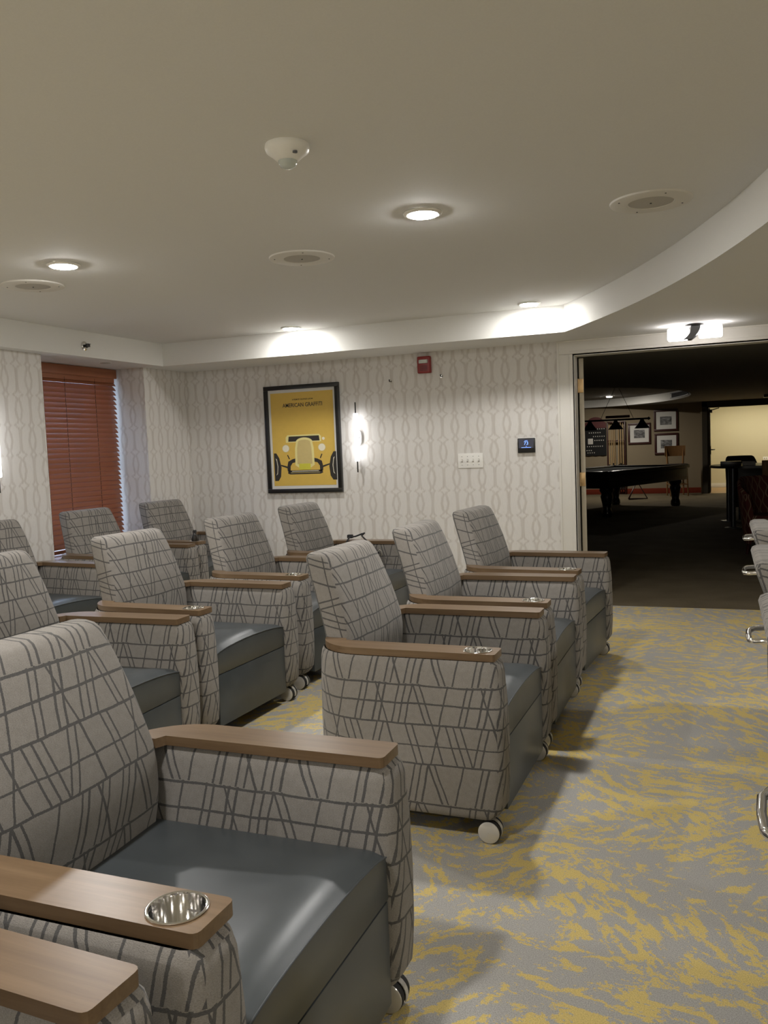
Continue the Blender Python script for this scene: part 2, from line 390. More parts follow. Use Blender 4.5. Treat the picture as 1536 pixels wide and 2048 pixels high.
# door casing
b = B(); w_ = .118; y0 = YW - .016
box(b, OX0 - w_, OX0 - .008, y0, YW, 0, OZ + .0075, .004); box(b, OX0 - w_, OX1 + w_, y0, YW, OZ + .008, OZ + .104, .004); box(b, OX1 + .008, OX1 + w_, y0, YW, 0, OZ + .0075, .004)
box(b, OX0 - w_ - .004, OX0 - w_ + .012, y0 - .008, YW, 0, OZ + .098, .003); box(b, OX0 - w_ - .004, OX1 + w_, y0 - .009, YW, OZ + .0985, OZ + .1085, .003)
box(b, OX0 - .03, OX0 - .006, y0 - .005, YW, 0, OZ + .007, .003); box(b, OX0 - .03, OX1 + .03, y0 - .005, YW, OZ + .008, OZ + .03, .003)
struct('trim_2', b, 'trim_paint', 30)
b = B(); box(b, OX0 - .01, OX0 + .003, YW, YW + .14, 0, OZ); box(b, OX0 - .01, OX1 + .01, YW, YW + .14, OZ - .004, OZ + .01); box(b, OX1 - .003, OX1 + .01, YW, YW + .14, 0, OZ); struct('trim_3', b, 'trim_paint', 0)
b = B(); box(b, -4.47, OX0 - .13, YW - .012, YW, 0, .09, .003); struct('baseboard_far', b, 'trim_paint', 30)
b = B(); box(b, XL, XL + .012, YB, 4.652, 0, .09, .003); struct('baseboard_left', b, 'trim_paint', 30)
# open door leaf in the lounge
d = B(); box(d, -1.006, -.972, 6.612, 7.50, .01, 1.872, .002)
dl = struct('door_1', d, 'door_edge', 30)
for zc in (1.665, .955, .22):
    b = B(); box(b, -1.012, -.976, 6.606, 6.613, zc - .052, zc + .052, .002)
    cyl(b, .006, zc - .052, zc + .052, 10, 'Z', (-1.014, 6.603, 0))
    for q in (-.03, 0, .03): cyl(b, .003, -.002, .001, 8, 'Y', (-.990 + (.006 if q else -.006), 6.6055, zc + q))
    link('hinge', b, 'brass', dl, 30)
dl.matrix_world = Matrix.Translation((-1.006, 6.612, 0)) @ Matrix.Rotation(math.radians(16), 4, 'Z') @ Matrix.Translation((1.006, -6.612, 0))
# window in the left recess
win = B(); box(win, -4.87, -4.81, 4.652, 4.71, .50, 1.988); box(win, -4.87, -4.81, 5.80, 5.858, .50, 1.988); box(win, -4.87, -4.81, 4.71, 5.80, .50, .56); box(win, -4.87, -4.81, 4.71, 5.80, 1.93, 1.988); box(win, -4.86, -4.82, 4.71, 5.80, 1.22, 1.26)
wo = struct('window_1', win, 'trim_paint')
b = B(); box(b, -4.845, -4.839, 4.71, 5.80, .56, 1.93); link('window_pane', b, 'window_glass', wo, 0)
b = B(); box(b, -4.80, -4.52, 4.655, 5.855, .50, .535, .006); link('window_sill', b, 'blind_wood', wo, 30)

# wooden venetian blind: every slat is a part
bl = thing('window_blind', 'reddish brown wooden slat blind lowered over the window in the left recess', 'blind', (-4.71, 5.26, .54))
def lp(bm): bmesh.ops.translate(bm, verts=bm.verts, vec=(4.64, -5.2, -.54)); return bm
b = B(); box(b, -4.655, -4.615, 4.70, 5.782, 1.915, 1.990, .004); link('valance', lp(b), 'blind_wood', bl, 30)
b = B(); box(b, -4.66, -4.625, 4.71, 5.76, 1.88, 1.915); link('head_rail', lp(b), 'blind_wood', bl, 30)
NS = 34; zt0, zb0 = 1.876, .600
me0 = None
for i in range(NS):
    z = zt0 + (zb0 - zt0) * i / (NS - 1)
    if me0 is None:
        b = B(); pr = [(-.0272, -.0015), (-.0135, .0012), (0, .002), (.0135, .0012), (.0272, -.0015)]
        lo = [(x, zz) for x, zz in pr]; full = [(x, zz + .0013) for x, zz in pr] + [(x, zz - .0013) for x, zz in pr[::-1]]
        loft(b, [[(x, -.51, zz) for x, zz in full], [(x, .571, zz) for x, zz in full]])
        b.transform(Matrix.Rotation(math.radians(49), 4, 'Y'))
        so = link('slat', b, 'blind_wood', bl, 30); me0 = so.data
    else:
        so = bpy.data.objects.new('slat', me0); C.objects.link(so); so.parent = bl
    so.location = (0, 0, z - .54)
for yy in (4.95, 5.18, 5.52):
    b = B(); tube(b, [(-4.6255, yy, 1.9), (-4.6255, yy, .57)], .0016, 6); link('ladder_cord', lp(b), 'dark_base', bl)
b = B(); box(b, -4.658, -4.622, 4.70, 5.765, .545, .572, .004); link('bottom_rail', lp(b), 'blind_wood', bl, 30)

# ------------------------------------------------------------------ recliner prototype (faces +x, right arm at -y)
ZT = .603
def arm_plan(off, yin, yend, sgn, xf=0.0, rf=.012, ny=8, step=-.556):
    """hockey-stick plan of an armrest, outer offset off"""
    yo = .390 + off; r = .17 + off; cxx, cyy = -.47, .22
    pts = []
    for k in range(4):
        a = PI * 1.5 + (PI / 2) * k / 3; pts.append((xf - rf + rf * math.cos(a), yin + rf + rf * math.sin(a)))
    for k in range(4):
        a = (PI / 2) * k / 3; pts.append((xf - rf + rf * math.cos(a), yo - rf + rf * math.sin(a)))
    pts.append((-.2, yo)); pts.append((-.35, yo))
    a1 = math.acos(max(-1, min(1, (yend - cyy) / r)))
    for k in range(ny + 1):
        a = PI / 2 + a1 * k / ny; pts.append((cxx + r * math.cos(a), cyy + r * math.sin(a)))
    pts.append((step, yend)); pts.append((step + .011, yin)); pts.append((-.3, yin)); pts.append((-.12, yin))
    return [(x, y * sgn) for x, y in pts]
def inset(poly, d):
    n = len(poly); out = []
    ar = sum(poly[i][0] * poly[(i + 1) % n][1] - poly[(i + 1) % n][0] * poly[i][1] for i in range(n))
    sg = 1 if ar > 0 else -1
    for i in range(n):
        p0, p1, p2 = Vector(poly[i - 1]), Vector(poly[i]), Vector(poly[(i + 1) % n])
        e1 = (p1 - p0); e2 = (p2 - p1)
        if e1.length < 1e-7 or e2.length < 1e-7: out.append(tuple(p1)); continue
        n1 = Vector((-e1.y, e1.x)).normalized() * sg; n2 = Vector((-e2.y, e2.x)).normalized() * sg
        nn = n1 + n2
        nn = nn / max(nn.length_squared / 2, .35)
        out.append(tuple(p1 + nn * d))
    return out
def make_recliner():
    t = thing('recliner', '', 'recliner', (0, 0, 0), 0, 'upholstered theater recliners in rows')
    for sgn in (1, -1):
        # upholstered side panel
        pl = arm_plan(.016, .292, .262, sgn, .014, .03, 8, -.606)
        rings = []
        for z, ins, fx in ((.074, .016, -.030), (.078, .007, -.024), (.095, .001, -.012), (.118, -.002, 0), (.20, -.005, .003), (.33, -.006, .004), (.45, -.004, .003), (.545, .000, .000), (.568, .004, -.003), (.580, .011, -.008)):
            ring = inset(pl, ins); rings.append([(x + (fx if x > -.1 else 0), y, z) for x, y in ring])
        b = B(); loft(b, rings, True, False)
        link('side_panel', b, 'patterned_fabric', t, 50, lambda me: uvbox(me, ox=.509))
        # wooden armrest
        b = B(); pl = arm_plan(0, .290, .265, sgn)
        if sgn < 0:
            hc = (-.066, -.340); hole = [(hc[0] + .0415 * math.cos(2 * PI * k / 28), hc[1] + .0415 * math.sin(2 * PI * k / 28)) for k in range(28)]
            prism(b, pl, .5805, ZT, hole)
        else: prism(b, pl, .5805, ZT, None)
        ar = link('armrest', b, 'walnut_board', t, 30)
        if sgn < 0:
            b = B(); prof = [(.0405, -.0005), (.0455, .0003), (.046, .0022), (.0440, .0032), (.0412, .0022), (.0398, -.004), (.0388, -.050), (.0365, -.0545), (.012, -.0555)]
            lathe(b, [(r, h + ZT) for r, h in prof], 32, 'Z', (hc[0], hc[1], 0), False)
            bt = [v for v in b.verts if abs(v.co.z - (ZT - .0555)) < 1e-4]; b.faces.new(bt)
            link('cup_holder', b, 'chrome', ar, 50)
    # backrest
    b = B(); rings = []
    prof = [  # z, x rear, x front, half width, corner r
        (.300, -.632, -.575, .278, .02), (.36, -.634, -.574, .283, .025), (.41, -.635, -.566, .283, .028), (.45, -.636, -.555, .281, .03), (.50, -.637, -.546, .277, .033), (.55, -.638, -.542, .271, .034), (.60, -.640, -.545, .265, .034),
        (.665, -.660, -.560, .254, .034), (.72, -.678, -.576, .246, .034), (.77, -.695, -.594, .239, .034),
        (.81, -.709, -.608, .232, .034), (.850, -.7225, -.625, .225, .034), (.872, -.728, -.637, .221, .032), (.884, -.724, -.649, .215, .028), (.8905, -.712, -.666, .204, .02)]
    for z, xr, xf, hw, cr in prof:
        ring = []; th = xf - xr; cr = min(cr, th * .45)
        def cornerarc(cx_, cy_, a0, rad):
            return [(cx_ + rad * math.cos(a0 + PI / 2 * k / 4), cy_ + rad * math.sin(a0 + PI / 2 * k / 4)) for k in range(5)]
        crr = min(.018, th * .3)
        pts = cornerarc(xf - cr, hw - cr, 0, cr) + cornerarc(xr + crr, hw - crr, PI / 2, crr) + cornerarc(xr + crr, -hw + crr, PI, crr) + cornerarc(xf - cr, -hw + cr, PI * 1.5, cr)
        # front bulge across width
        fr = [(xf + .014 * (1 - (q / 5) ** 2), q / 5 * (hw - cr)) for q in range(-4, 5)]
        pts = pts + fr
        ring = [(x, y, z) for x, y in pts]; rings.append(ring)
    loft(b, rings, True, True)
    def uvback(me):
        lay = me.uv_layers.new(name='UVMap')
        for p in me.polygons:
            n = p.normal
            side = abs(n.y) > .75; rear = n.x < -.6
            for li in p.loop_indices:
                c = me.vertices[me.loops[li].vertex_index].co
                if side: lay.data[li].uv = (c.z * 1.05 + .06, c.x + c.z * .32 + .30)
                elif rear: lay.data[li].uv = (c.y + .12, c.z + .041)
                else: lay.data[li].uv = (c.y + .12, c.z + .041 + .75 * max(0, -.622 - c.x))
    bk = link('backrest', b, ['patterned_fabric', 'plain_fabric'], t, 60, uvback)
    for p in bk.data.polygons:
        if p.normal.x < -.75 and p.center.z < .835: p.material_index = 1
    # pull handle on the back
    b = B(); tube(b, [(-.712, -.065, .838), (-.742, -.064, .836), (-.752, -.045, .834), (-.754, 0, .833), (-.752, .045, .834), (-.742, .064, .836), (-.712, .065, .838)], .0058, 8)
    link('pull_handle', b, 'chrome', t, 60)
    # seat cushion with a soft crown
    b = B(); nx, ny = 14, 12; hw = .284
    def top(x, y):
        e = max(0, 1 - ((abs(y) / hw) ** 6)); ex = min(1, (x + .50) / .15)
        crown = .016 * (1 - (y / hw) ** 2) * max(0, min(1, (x + .46) / .3))
        roll = .007 * math.exp(-((x + .075) / .05) ** 2) * (1 - (y / hw) ** 4)
        dip = -.010 * max(0, (x + .035) / .035) if x > -.035 else 0
        return .408 + crown + roll + dip - .006 * (abs(y) / hw) ** 8
    xs = [-.585, -.50, -.44, -.38, -.32, -.26, -.21, -.17, -.135, -.105, -.08, -.055, -.035, -.018, -.006, 0.0]
    ys = [hw * q for q in (-1, -.97, -.9, -.7, -.45, -.2, 0, .2, .45, .7, .9, .97, 1)]
    g = [[b.verts.new((x, y, top(x, y))) for y in ys] for x in xs]
    for i in range(len(xs) - 1):
        for j in range(len(ys) - 1): b.faces.new((g[i][j], g[i + 1][j], g[i + 1][j + 1], g[i][j + 1]))
    fz = [b.verts.new((.003, y, .303)) for y in ys]; fz2 = [b.verts.new((-.003, y, .297)) for y in ys]
    for j in range(len(ys) - 1):
        b.faces.new((g[-1][j], fz[j], fz[j + 1], g[-1][j + 1])); b.faces.new((fz[j], fz2[j], fz2[j + 1], fz[j + 1]))
    for jj, sg in ((0, 1), (len(ys) - 1, -1)):
        lowv = [b.verts.new((x, ys[jj], .30)) for x in xs[:-1]]
        for i in range(len(xs) - 2): b.faces.new((g[i][jj], g[i + 1][jj], lowv[i + 1], lowv[i]))
        b.faces.new((g[-2][jj], g[-1][jj], fz[jj], fz2[jj], lowv[-1]))
    st = link('seat_cushion', b, 'slate_leather', t, 50)
    b = B(); tube(b, [(.0015, y, top(-.003, y) - .0005) for y in ys], .0022, 6); link('seam_piping', b, 'slate_leather', st, 60)
    b = B(); box(b, -.05, .002, -.283, .283, .070, .2968, .003, 2); link('footrest_panel', b, 'slate_leather', t, 40)
    b = B(); box(b, -.52, -.06, -.282, .282, .066, .292); link('base', b, 'dark_base', t, 0)
    for xx, yy in ((-.034, .368), (-.034, -.368), (-.56, .30), (-.56, -.30)):
        s = 1 if yy > 0 else -1
        b = B()
        for o2 in (-.016, .016): lathe(b, [(.024, o2 - .010), (.034, o2 - .009), (.036, o2 - .004), (.036, o2 + .004), (.034, o2 + .009), (.024, o2 + .010)], 28, 'Y', (xx, yy, .0362))
        box(b, xx - .008, xx + .008, yy - .006, yy + .006, .03, .078)
        cs = link('caster', b, 'black_rubber', t, 40)
        b = B()
        for e in (-1, 1): lathe(b, [(.0345, e * .025), (.0342, e * .0275), (.030, e * .0295), (.0005, e * .0305)], 28, 'Y', (xx, yy, .0362), False)
        # chrome fender over the front of the wheel pair
        fr = []
        for k in range(9):
            a = -.35 + 1.9 * k / 8; fr.append([(xx + rr * math.cos(a), yy + yyy, .0362 + rr * math.sin(a)) for rr, yyy in ((.0385, -.007), (.0385, .007), (.0365, .007), (.0365, -.007))])
        loft(b, fr)
        link('caster_cover', b, 'caster_shell', cs, 50)
    return t
rec = make_recliner()
seats = [
 (-.656, 2.901, -.3, 'center front row recliner after the gap, its whole patterned side and cup holder in view'),
 (-.668, 1.316, -.1, 'big foreground recliner with broad shiny slate leather seat and cup holder, lower left'),
 (-.713, .455, -2.6, 'nearest recliner, only a plain wooden armrest showing in the bottom left corner'),
 (-.664, 3.776, .2, 'middle recliner of the three together in the front row'),
 (-.650, 4.648, -3.9, 'front row recliner nearest the doorway, last of the row'),
 (-2.019, 2.511, 1.5, 'second row recliner at the left edge just behind the big foreground one'),
 (-2.030, 3.371, -1.9, 'second row recliner with blue-gray footrest and caster showing above the foreground armrest'),
 (-2.032, 4.307, -2.8, 'second row recliner below the left edge of the yellow poster'),
 (-2.049, 5.226, -1.4, 'second row recliner beside the wall under the poster, black bag on its seat'),
 (-3.600, 3.930, -6.0, 'back row recliner against the left wall, cut by the left photo edge'),
 (-3.675, 4.946, -3.7, 'back row recliner standing in front of the wooden window blind'),
 (-3.650, 5.800, -5.0, 'back row recliner in the room corner with a bottle in its cup holder'),
 (.790, .99, 0, 'nearest recliner at the right edge, only its chrome pull handle in frame'),
 (.800, 1.89, 0, 'right edge recliner seen from behind, second from the camera'),
 (.810, 2.80, 0, 'right edge recliner seen from behind, second from the doorway'),
 (.830, 3.70, 0, 'right edge recliner seen from behind, closest to the doorway'),
]
for i, (x, y, a, lab) in enumerate(seats):
    lab = lab.replace('’', "'")
    if i == 0: rec.location = (x, y, 0); rec.rotation_euler = (0, 0, math.radians(a)); rec['label'] = lab
    else: dup(rec, (x, y, 0), math.radians(a), lab)

# ------------------------------------------------------------------ things on the chairs
def chair_pt(i, lx, ly, lz):
    x, y, a, _ = seats[i]; a = math.radians(a); return (x + lx * math.cos(a) - ly * math.sin(a), y + lx * math.sin(a) + ly * math.cos(a), lz)
p = chair_pt(11, -.066, -.340, ZT - .054)
bo = thing('drink_bottle', 'small dark bottle standing in the corner recliner cup holder', 'bottle', p)
b = B(); lathe(b, [(.024, .0), (.027, .004), (.027, .075), (.022, .092), (.012, .108), (.011, .122)], 20); link('bottle_body', b, 'bottle_dark', bo, 50)
b = B(); lathe(b, [(.013, .118), (.0135, .120), (.0135, .136), (.012, .138)], 16); link('bottle_cap', b, 'black_rubber', bo, 50)
bg = thing('shoulder_bag', 'black shoulder bag with strap and metal clip on the recliner seat under the poster', 'bag', (-2.36, 5.44, .428))
b = B(); box(b, -.13, .12, -.035, .035, .006, .125, .02, 3); link('bag_body', b, 'black_nylon', bg, 50)
b = B(); tube(b, [(-.12, .03, .11), (-.13, .05, .17), (-.13, .10, .197), (-.10, .15, .200), (-.06, .16, .215), (-.035, .155, .222), (-.05, .14, .205), (-.02, .10, .196), (.03, .06, .17), (.09, .03, .13), (.135, .0, .10)], .006, 8); link('bag_strap', b, 'black_nylon', bg, 60)
b = B(); box(b, -.165, -.125, .135, .165, .186, .212, .006); link('strap_buckle', b, 'black_rubber', bg, 40)
b = B(); tube(b, [(.13, -.02, .105), (.15, -.022, .125), (.165, -.022, .115), (.16, -.022, .085)], .0045, 8); link('clip', b, 'chrome', bg, 60)

# ------------------------------------------------------------------ ceiling fittings
def downlight(x, y, label, z=ZC, k=1.0, mat='downlight_glow', grp='recessed downlights in the theater ceiling'):
    t = thing('downlight', label, 'ceiling light', (x, y, z), 0, grp)
    b = B(); lathe(b, [(.060 * k, -.001), (.074 * k, -.001), (.077 * k, -.004), (.074 * k, -.009), (.064 * k, -.012), (.060 * k, -.011)], 40, closed=False); link('trim_ring', b, 'white_plastic', t, 60)
    b = B(); lathe(b, [(.0615 * k, -.0095), (.057 * k, -.0135), (.044 * k, -.0165), (.028 * k, -.018), (.001, -.0185)], 36, closed=False); link('lens', b, mat, t, 60)
    return t
downlight(-1.094, 3.275, 'largest lit downlight, right of center in the ceiling')
downlight(-2.879, 3.258, 'lit downlight above the round speaker at the left')
downlight(-2.975, 5.726, 'lit downlight near the soffit above the yellow poster', mat='downlight_glow_dimmed')
downlight(-1.185, 5.706, 'lit downlight near the corner where the curved soffit begins', mat='downlight_glow_dimmed')
for x, y, wh in ((-1.05, .82, 'above the nearest recliner row'), (-2.85, .82, 'above the left wall side, level with the camera'), (-1.05, -1.63, 'behind the camera, in line with the front row'), (-2.85, -1.63, 'behind the camera, on the window side')):
    downlight(x, y, 'lit ceiling downlight %s, outside the picture' % wh)
for x, y, lab in ((-.252, 3.575, 'round flush ceiling speaker at the right near the curved soffit'), (-1.858, 3.723, 'round flush ceiling speaker left of the biggest downlight'), (-3.35, 3.555, 'round flush ceiling speaker by the left edge below a downlight')):
    t = thing('ceiling_speaker', lab, 'speaker', (x, y, ZC), 0, 'round ceiling speakers')
    b = B(); lathe(b, [(.157, 0), (.155, -.006), (.150, -.008), (.088, -.008), (.086, -.005)], 48, closed=False); link('rim', b, 'grille_white', t, 40)
    b = B(); lathe(b, [(.087, -.0055), (.06, -.0075), (.001, -.0085)], 40, closed=False); link('grille', b, 'grille_grey', t, 50)
    b = B(); lathe(b, [(.004, -.008), (.004, -.011), (.001, -.0115)], 12); link('center_screw', b, 'black_metal', t)
    for k in range(4):
        a = k * PI / 2 + .5; b = B(); cyl(b, .0035, -.0095, -.007, 10, 'Z', (.130 * math.cos(a), .130 * math.sin(a), 0)); link('screw', b, 'black_metal', t)
t = thing('smoke_detector', 'white dome smoke detector with clear lower cap on the ceiling', 'detector', (-1.213, 2.365, ZC))
b = B(); lathe(b, [(.066, 0), (.068, -.010), (.064, -.022), (.050, -.032), (.034, -.046), (.030, -.048)], 36); link('housing', b, 'white_plastic', t, 50)
b = B(); lathe(b, [(.029, -.047), (.028, -.056), (.022, -.066), (.010, -.070), (.001, -.0705)], 28); link('lower_cap', b, 'clear_plastic', t, 60)
b = B(); lathe(b, [(.0075, -.003), (.0075, .002), (.001, .0025)], 14); b.transform(Matrix.Translation((.040, -.028, -.0355)) @ Matrix.Rotation(PI, 4, 'X')); link('status_button', b, 'grey_metal', t, 50)
# sprinkler parts on the soffit
t = thing('sidewall_sprinkler', 'chrome sidewall sprinkler head on the soffit face above the blind', 'sprinkler', (-4.255, 4.97, 2.069))
b = B(); lathe(b, [(.034, 0), (.033, .006), (.022, .010), (.020, .004), (.001, .004)], 28, 'X', closed=False); link('escutcheon', b, 'chrome', t, 50)
b = B(); cyl(b, .010, .0, .024, 14, 'X'); tube(b, [(.020, 0, .013), (.036, 0, .010), (.044, 0, 0)], .003); tube(b, [(.020, 0, -.013), (.036, 0, -.010), (.044, 0, 0)], .003); box(b, .042, .050, -.014, .014, .010, .013); box(b, .042, .046, -.012, .012, -.010, .010, .002); link('spray_frame', b, 'black_metal', t, 40)
t = thing('concealed_sprinkler', 'flat round sprinkler cover plate under the soffit beside the blind', 'sprinkler', (-4.395, 5.36, ZS))
b = B(); lathe(b, [(.040, 0), (.040, -.004), (.036, -.0065), (.001, -.007)], 28); link('cover_plate', b, 'grille_grey', t, 40)
b = B(); lathe(b, [(.044, 0), (.0445, -.002), (.041, -.003)], 28, closed=False); link('plate_ring', b, 'white_plastic', t, 40)
# flush light by the doorway: two glass blocks with a curved dark band between
t = thing('flush_ceiling_light', 'glowing two-block glass ceiling light with dark curved band above the doorway', 'ceiling light', (-.165, 6.12, ZS))
b = B(); lathe(b, [(.062, 0), (.062, -.012), (.052, -.018)], 30); link('canopy', b, 'black_metal', t, 40)
b = B(); box(b, -.172, -.032, -.050, .050, -.100, -.022, .014, 3); link('glass_block', b, 'flush_glow', t, 40)
b = B(); box(b, .024, .172, -.050, .050, -.094, -.016, .014, 3); link('glass_block', b, 'flush_glow', t, 40)
b = B(); rings = []
for k in range(11):
    q = k / 10; xx = .008 - .055 * q ** 2.4; zz = -.016 - .084 * q; hw = .030 - .006 * q
    rings.append([(xx - hw, -.054, zz), (xx + hw, -.054, zz), (xx + hw, .054, zz), (xx - hw, .054, zz)])
loft(b, rings); link('curved_band', b, 'grey_metal', t, 60)
# lamps of the same kind over the aisle toward the screen
for x, y, wh in ((1.75, 1.2, 'beside the nearest right edge recliner'), (1.75, 4.0, 'near the doorway on the screen side'), (2.6, -1.2, 'behind the camera on the screen side')):
    downlight(x, y, 'lit downlight in the lower ceiling %s, outside the picture' % wh, ZS, grp='downlights outside the picture')

# ------------------------------------------------------------------ far wall fittings
def sconce(loc, rz, label, z0, z1, zr0, zr1):
    t = thing('wall_sconce', label, 'wall light', (loc[0], loc[1], loc[2]), rz, 'tube wall sconces')
    L = loc[2]
    b = B(); lathe(b, [(.001, z0 - L), (.016, z0 - L), (.0195, z0 - L + .004), (.0195, z1 - L - .004), (.016, z1 - L), (.001, z1 - L)], 24, 'Z', (0, -.062, 0), False); link('tube_lamp', b, 'tube_glow', t, 50)
    b = B(); cyl(b, .0055, zr0 - L, z0 - L, 12, 'Z', (0, -.062, 0)); link('rod', b, 'black_metal', t, 50)
    b = B(); cyl(b, .0055, z1 - L, zr1 - L, 12, 'Z', (0, -.062, 0)); link('rod', b, 'black_metal', t, 50)
    b = B(); pl = [(.030 * math.copysign(abs(math.cos(a)) ** .6, math.cos(a)), .062 * math.copysign(abs(math.sin(a)) ** .6, math.sin(a))) for a in [2 * PI * k / 32 for k in range(32)]]
    loft(b, [[(x, -.0, y) for x, y in pl], [(x, -.024, y) for x, y in pl], [(x * .9, -.028, y * .95) for x, y in pl]]); link('back_plate', b, 'silver_plate', t, 40)
    b = B(); box(b, -.008, .008, -.05, -.02, -.012, .012); link('bracket', b, 'black_metal', t, 30)
    return t
sconce((-2.775, YW, 1.345), 0, 'glowing vertical tube sconce right of the yellow poster', 1.154, 1.545, 1.064, 1.634)
sconce((XL, 4.15, 1.385), PI / 2, 'glowing vertical tube sconce at the left photo edge', 1.163, 1.605, 1.064, 1.70)
t = thing('fire_alarm', 'red fire alarm strobe high on the patterned wall', 'alarm', (-2.183, YW, 1.896))
b = B(); box(b, -.054, .054, -.042, 0, -.066, .066, .010, 3); link('housing', b, 'red_plastic', t, 40)
b = B(); box(b, -.040, .036, -.050, -.038, .010, .040, .006, 2); link('strobe_lens', b, 'clear_plastic', t, 40)
b = B(); box(b, -.034, .030, -.0445, -.041, .012, .038); link('reflector', b, 'chrome', t, 30)
b = B()
for k in range(4): box(b, -.030, .030, -.0435, -.040, -.046 + .011 * k, -.041 + .011 * k)
link('sounder_slots', b, 'burgundy_board', t, 0)
for x, z, lab in ((-2.483, 1.786, 'small metal wall hook left of and below the fire alarm'), (-2.051, 1.797, 'small metal wall hook right of the fire alarm')):
    t = thing('wall_hook', lab, 'hook', (x, YW, z), 0, 'metal wall hooks')
    b = B(); cyl(b, .012, -.004, 0, 16, 'Y'); link('hook_plate', b, 'chrome', t, 40)
    b = B(); tube(b, [(0, -.003, 0), (0, -.022, -.002), (.002, -.030, .004), (.003, -.031, .014)], [.004, .004, .0045, .006], 8); link('hook_arm', b, 'black_metal', t, 60)
t = thing('switch_plate', 'white four gang light switch plate on the patterned wall', 'light switch', (-1.836, YW, 1.128))
b = B(); box(b, -.101, .101, -.007, 0, -.057, .057, .003, 2); link('plate', b, 'white_plastic', t, 40)
for k in range(4):
    x = -.068 + .0453 * k
    b = B(); box(b, x - .006, x + .006, -.0085, -.006, -.013, .013, .001); link('toggle_slot', b, 'grille_grey', t, 30)
    b = B(); box(b, x - .004, x + .004, -.020, -.006, -.002, .009, .002); link('toggle', b, 'white_plastic', t, 40)
    for dz in (-.033, .033):
        b = B(); cyl(b, .0028, -.008, -.006, 10, 'Y', (x, 0, dz)); link('screw', b, 'grey_metal', t)
t = thing('thermostat', 'black thermostat with blue lit digits beside the door frame', 'thermostat', (-1.388, YW, 1.230))
b = B(); box(b, -.070, .070, -.003, 0, -.060, .060, .002); link('wall_plate', b, 'white_plastic', t, 40)
b = B(); box(b, -.067, .067, -.024, -.002, -.056, .056, .006, 2); link('housing', b, 'black_frame', t, 40)
b = B(); box(b, -.056, .056, -.0250, -.0235, -.020, .046); link('display', b, 'screen_panel', t, 0)
def text(body, size, mat, parent, loc, rot, name='lettering', width=None, thick=.0004, bold=0.0):
    cu = bpy.data.curves.new('txt', 'FONT'); cu.body = body; cu.size = size; cu.extrude = thick; cu.align_x = 'CENTER'; cu.align_y = 'CENTER'; cu.resolution_u = 3; cu.offset = bold
    tmp = bpy.data.objects.new('txt', cu); C.objects.link(tmp)
    bpy.context.view_layer.update()
    me = bpy.data.meshes.new_from_object(tmp.evaluated_get(bpy.context.evaluated_depsgraph_get()))
    bpy.data.objects.remove(tmp); bpy.data.curves.remove(cu)
    xs = [v.co.x for v in me.vertices]; cur = max(xs) - min(xs)
    if width: me.transform(Matrix.Diagonal((width / cur, 1, 1, 1)))
    me.materials.clear(); me.materials.append(M[mat]); me.name = name
    o = bpy.data.objects.new(name, me); C.objects.link(o); o.parent = parent; o.location = loc; o.rotation_euler = rot
    return o
text('73', .036, 'screen_blue', t, (0, -.0258, .016), (PI / 2, 0, 0), 'digits')
for zz, wd in ((.036, .022), (-.006, .008), (-.016, .075)):
    b = B(); box(b, -wd / 2, wd / 2, -.0255, -.0248, zz - .0015, zz + .0015); link('display_line', b, 'screen_blue', t, 0)

# framed yellow poster
px0, px1, pz0, pz1 = -3.638, -2.937, .904, 1.813
pw, ph = px1 - px0, pz1 - pz0
t = thing('framed_poster', 'black framed yellow film poster with an old car front', 'poster', ((px0 + px1) / 2, YW, (pz0 + pz1) / 2))
b = B(); fw = .035
box(b, -pw / 2, pw / 2, -.032, 0, ph / 2 - fw, ph / 2, .003); box(b, -pw / 2, pw / 2, -.032, 0, -ph / 2, -ph / 2 + fw, .003)
box(b, -pw / 2, -pw / 2 + fw, -.032, 0, -ph / 2 + fw, ph / 2 - fw, .003); box(b, pw / 2 - fw, pw / 2, -.032, 0, -ph / 2 + fw, ph / 2 - fw, .003)
link('frame', b, 'black_frame', t, 30)
b = B(); box(b, -pw / 2 + .03, pw / 2 - .03, -.014, -.004, -ph / 2 + .03, ph / 2 - .03); link('mat', b, 'mat_board', t, 0)
PW, PH = pw - .115, ph - .122
pr = B(); box(pr, -PW / 2, PW / 2, -.0150, -.0135, -PH / 2, PH / 2); prn = link('print', pr, 'poster_yellow', t, 0)
PP = lambda u, v: ((u - .5) * PW, (.5 - v) * PH)     # print coordinates, v from the top
def flat(poly, mat, d, name):
    b = B(); q = [PP(u, v) for u, v in poly]
    loft(b, [[(x, -.0150, z) for x, z in q], [(x, -.0150 - d * .0003, z) for x, z in q]]); return link(name, b, mat, prn, 0)
def oval(u, v, ru, rv, n=28, a0=0, a1=2 * PI): return [(u + ru * math.cos(a0 + (a1 - a0) * k / n), v + rv * math.sin(a0 + (a1 - a0) * k / n)) for k in range(n)]
flat([(.25, .455), (.76, .455), (.79, .48), (.79, .535), (.22, .535), (.22, .48)], 'poster_pale', 1, 'windshield_surround')
flat([(.27, .470), (.755, .470), (.765, .525), (.26, .525)], 'poster_ink', 2, 'windshield')
body = [(.36, .78), (.365, .60), (.385, .535)] + [(.515 + .135 * math.cos(a), .535 - .05 * math.sin(a)) for a in [PI - PI * k / 12 for k in range(13)]] + [(.645, .535), (.665, .60), (.67, .78), (.60, .815), (.43, .815)]
flat(body, 'poster_pale', 3, 'radiator_shell')
gr = [(.395, .77), (.40, .60), (.415, .545)] + [(.515 + .10 * math.cos(a), .535 - .025 * math.sin(a)) for a in [PI - PI * k / 10 for k in range(11)]] + [(.615, .545), (.63, .60), (.635, .77)]
flat(gr, 'poster_grille', 4, 'radiator_grille')
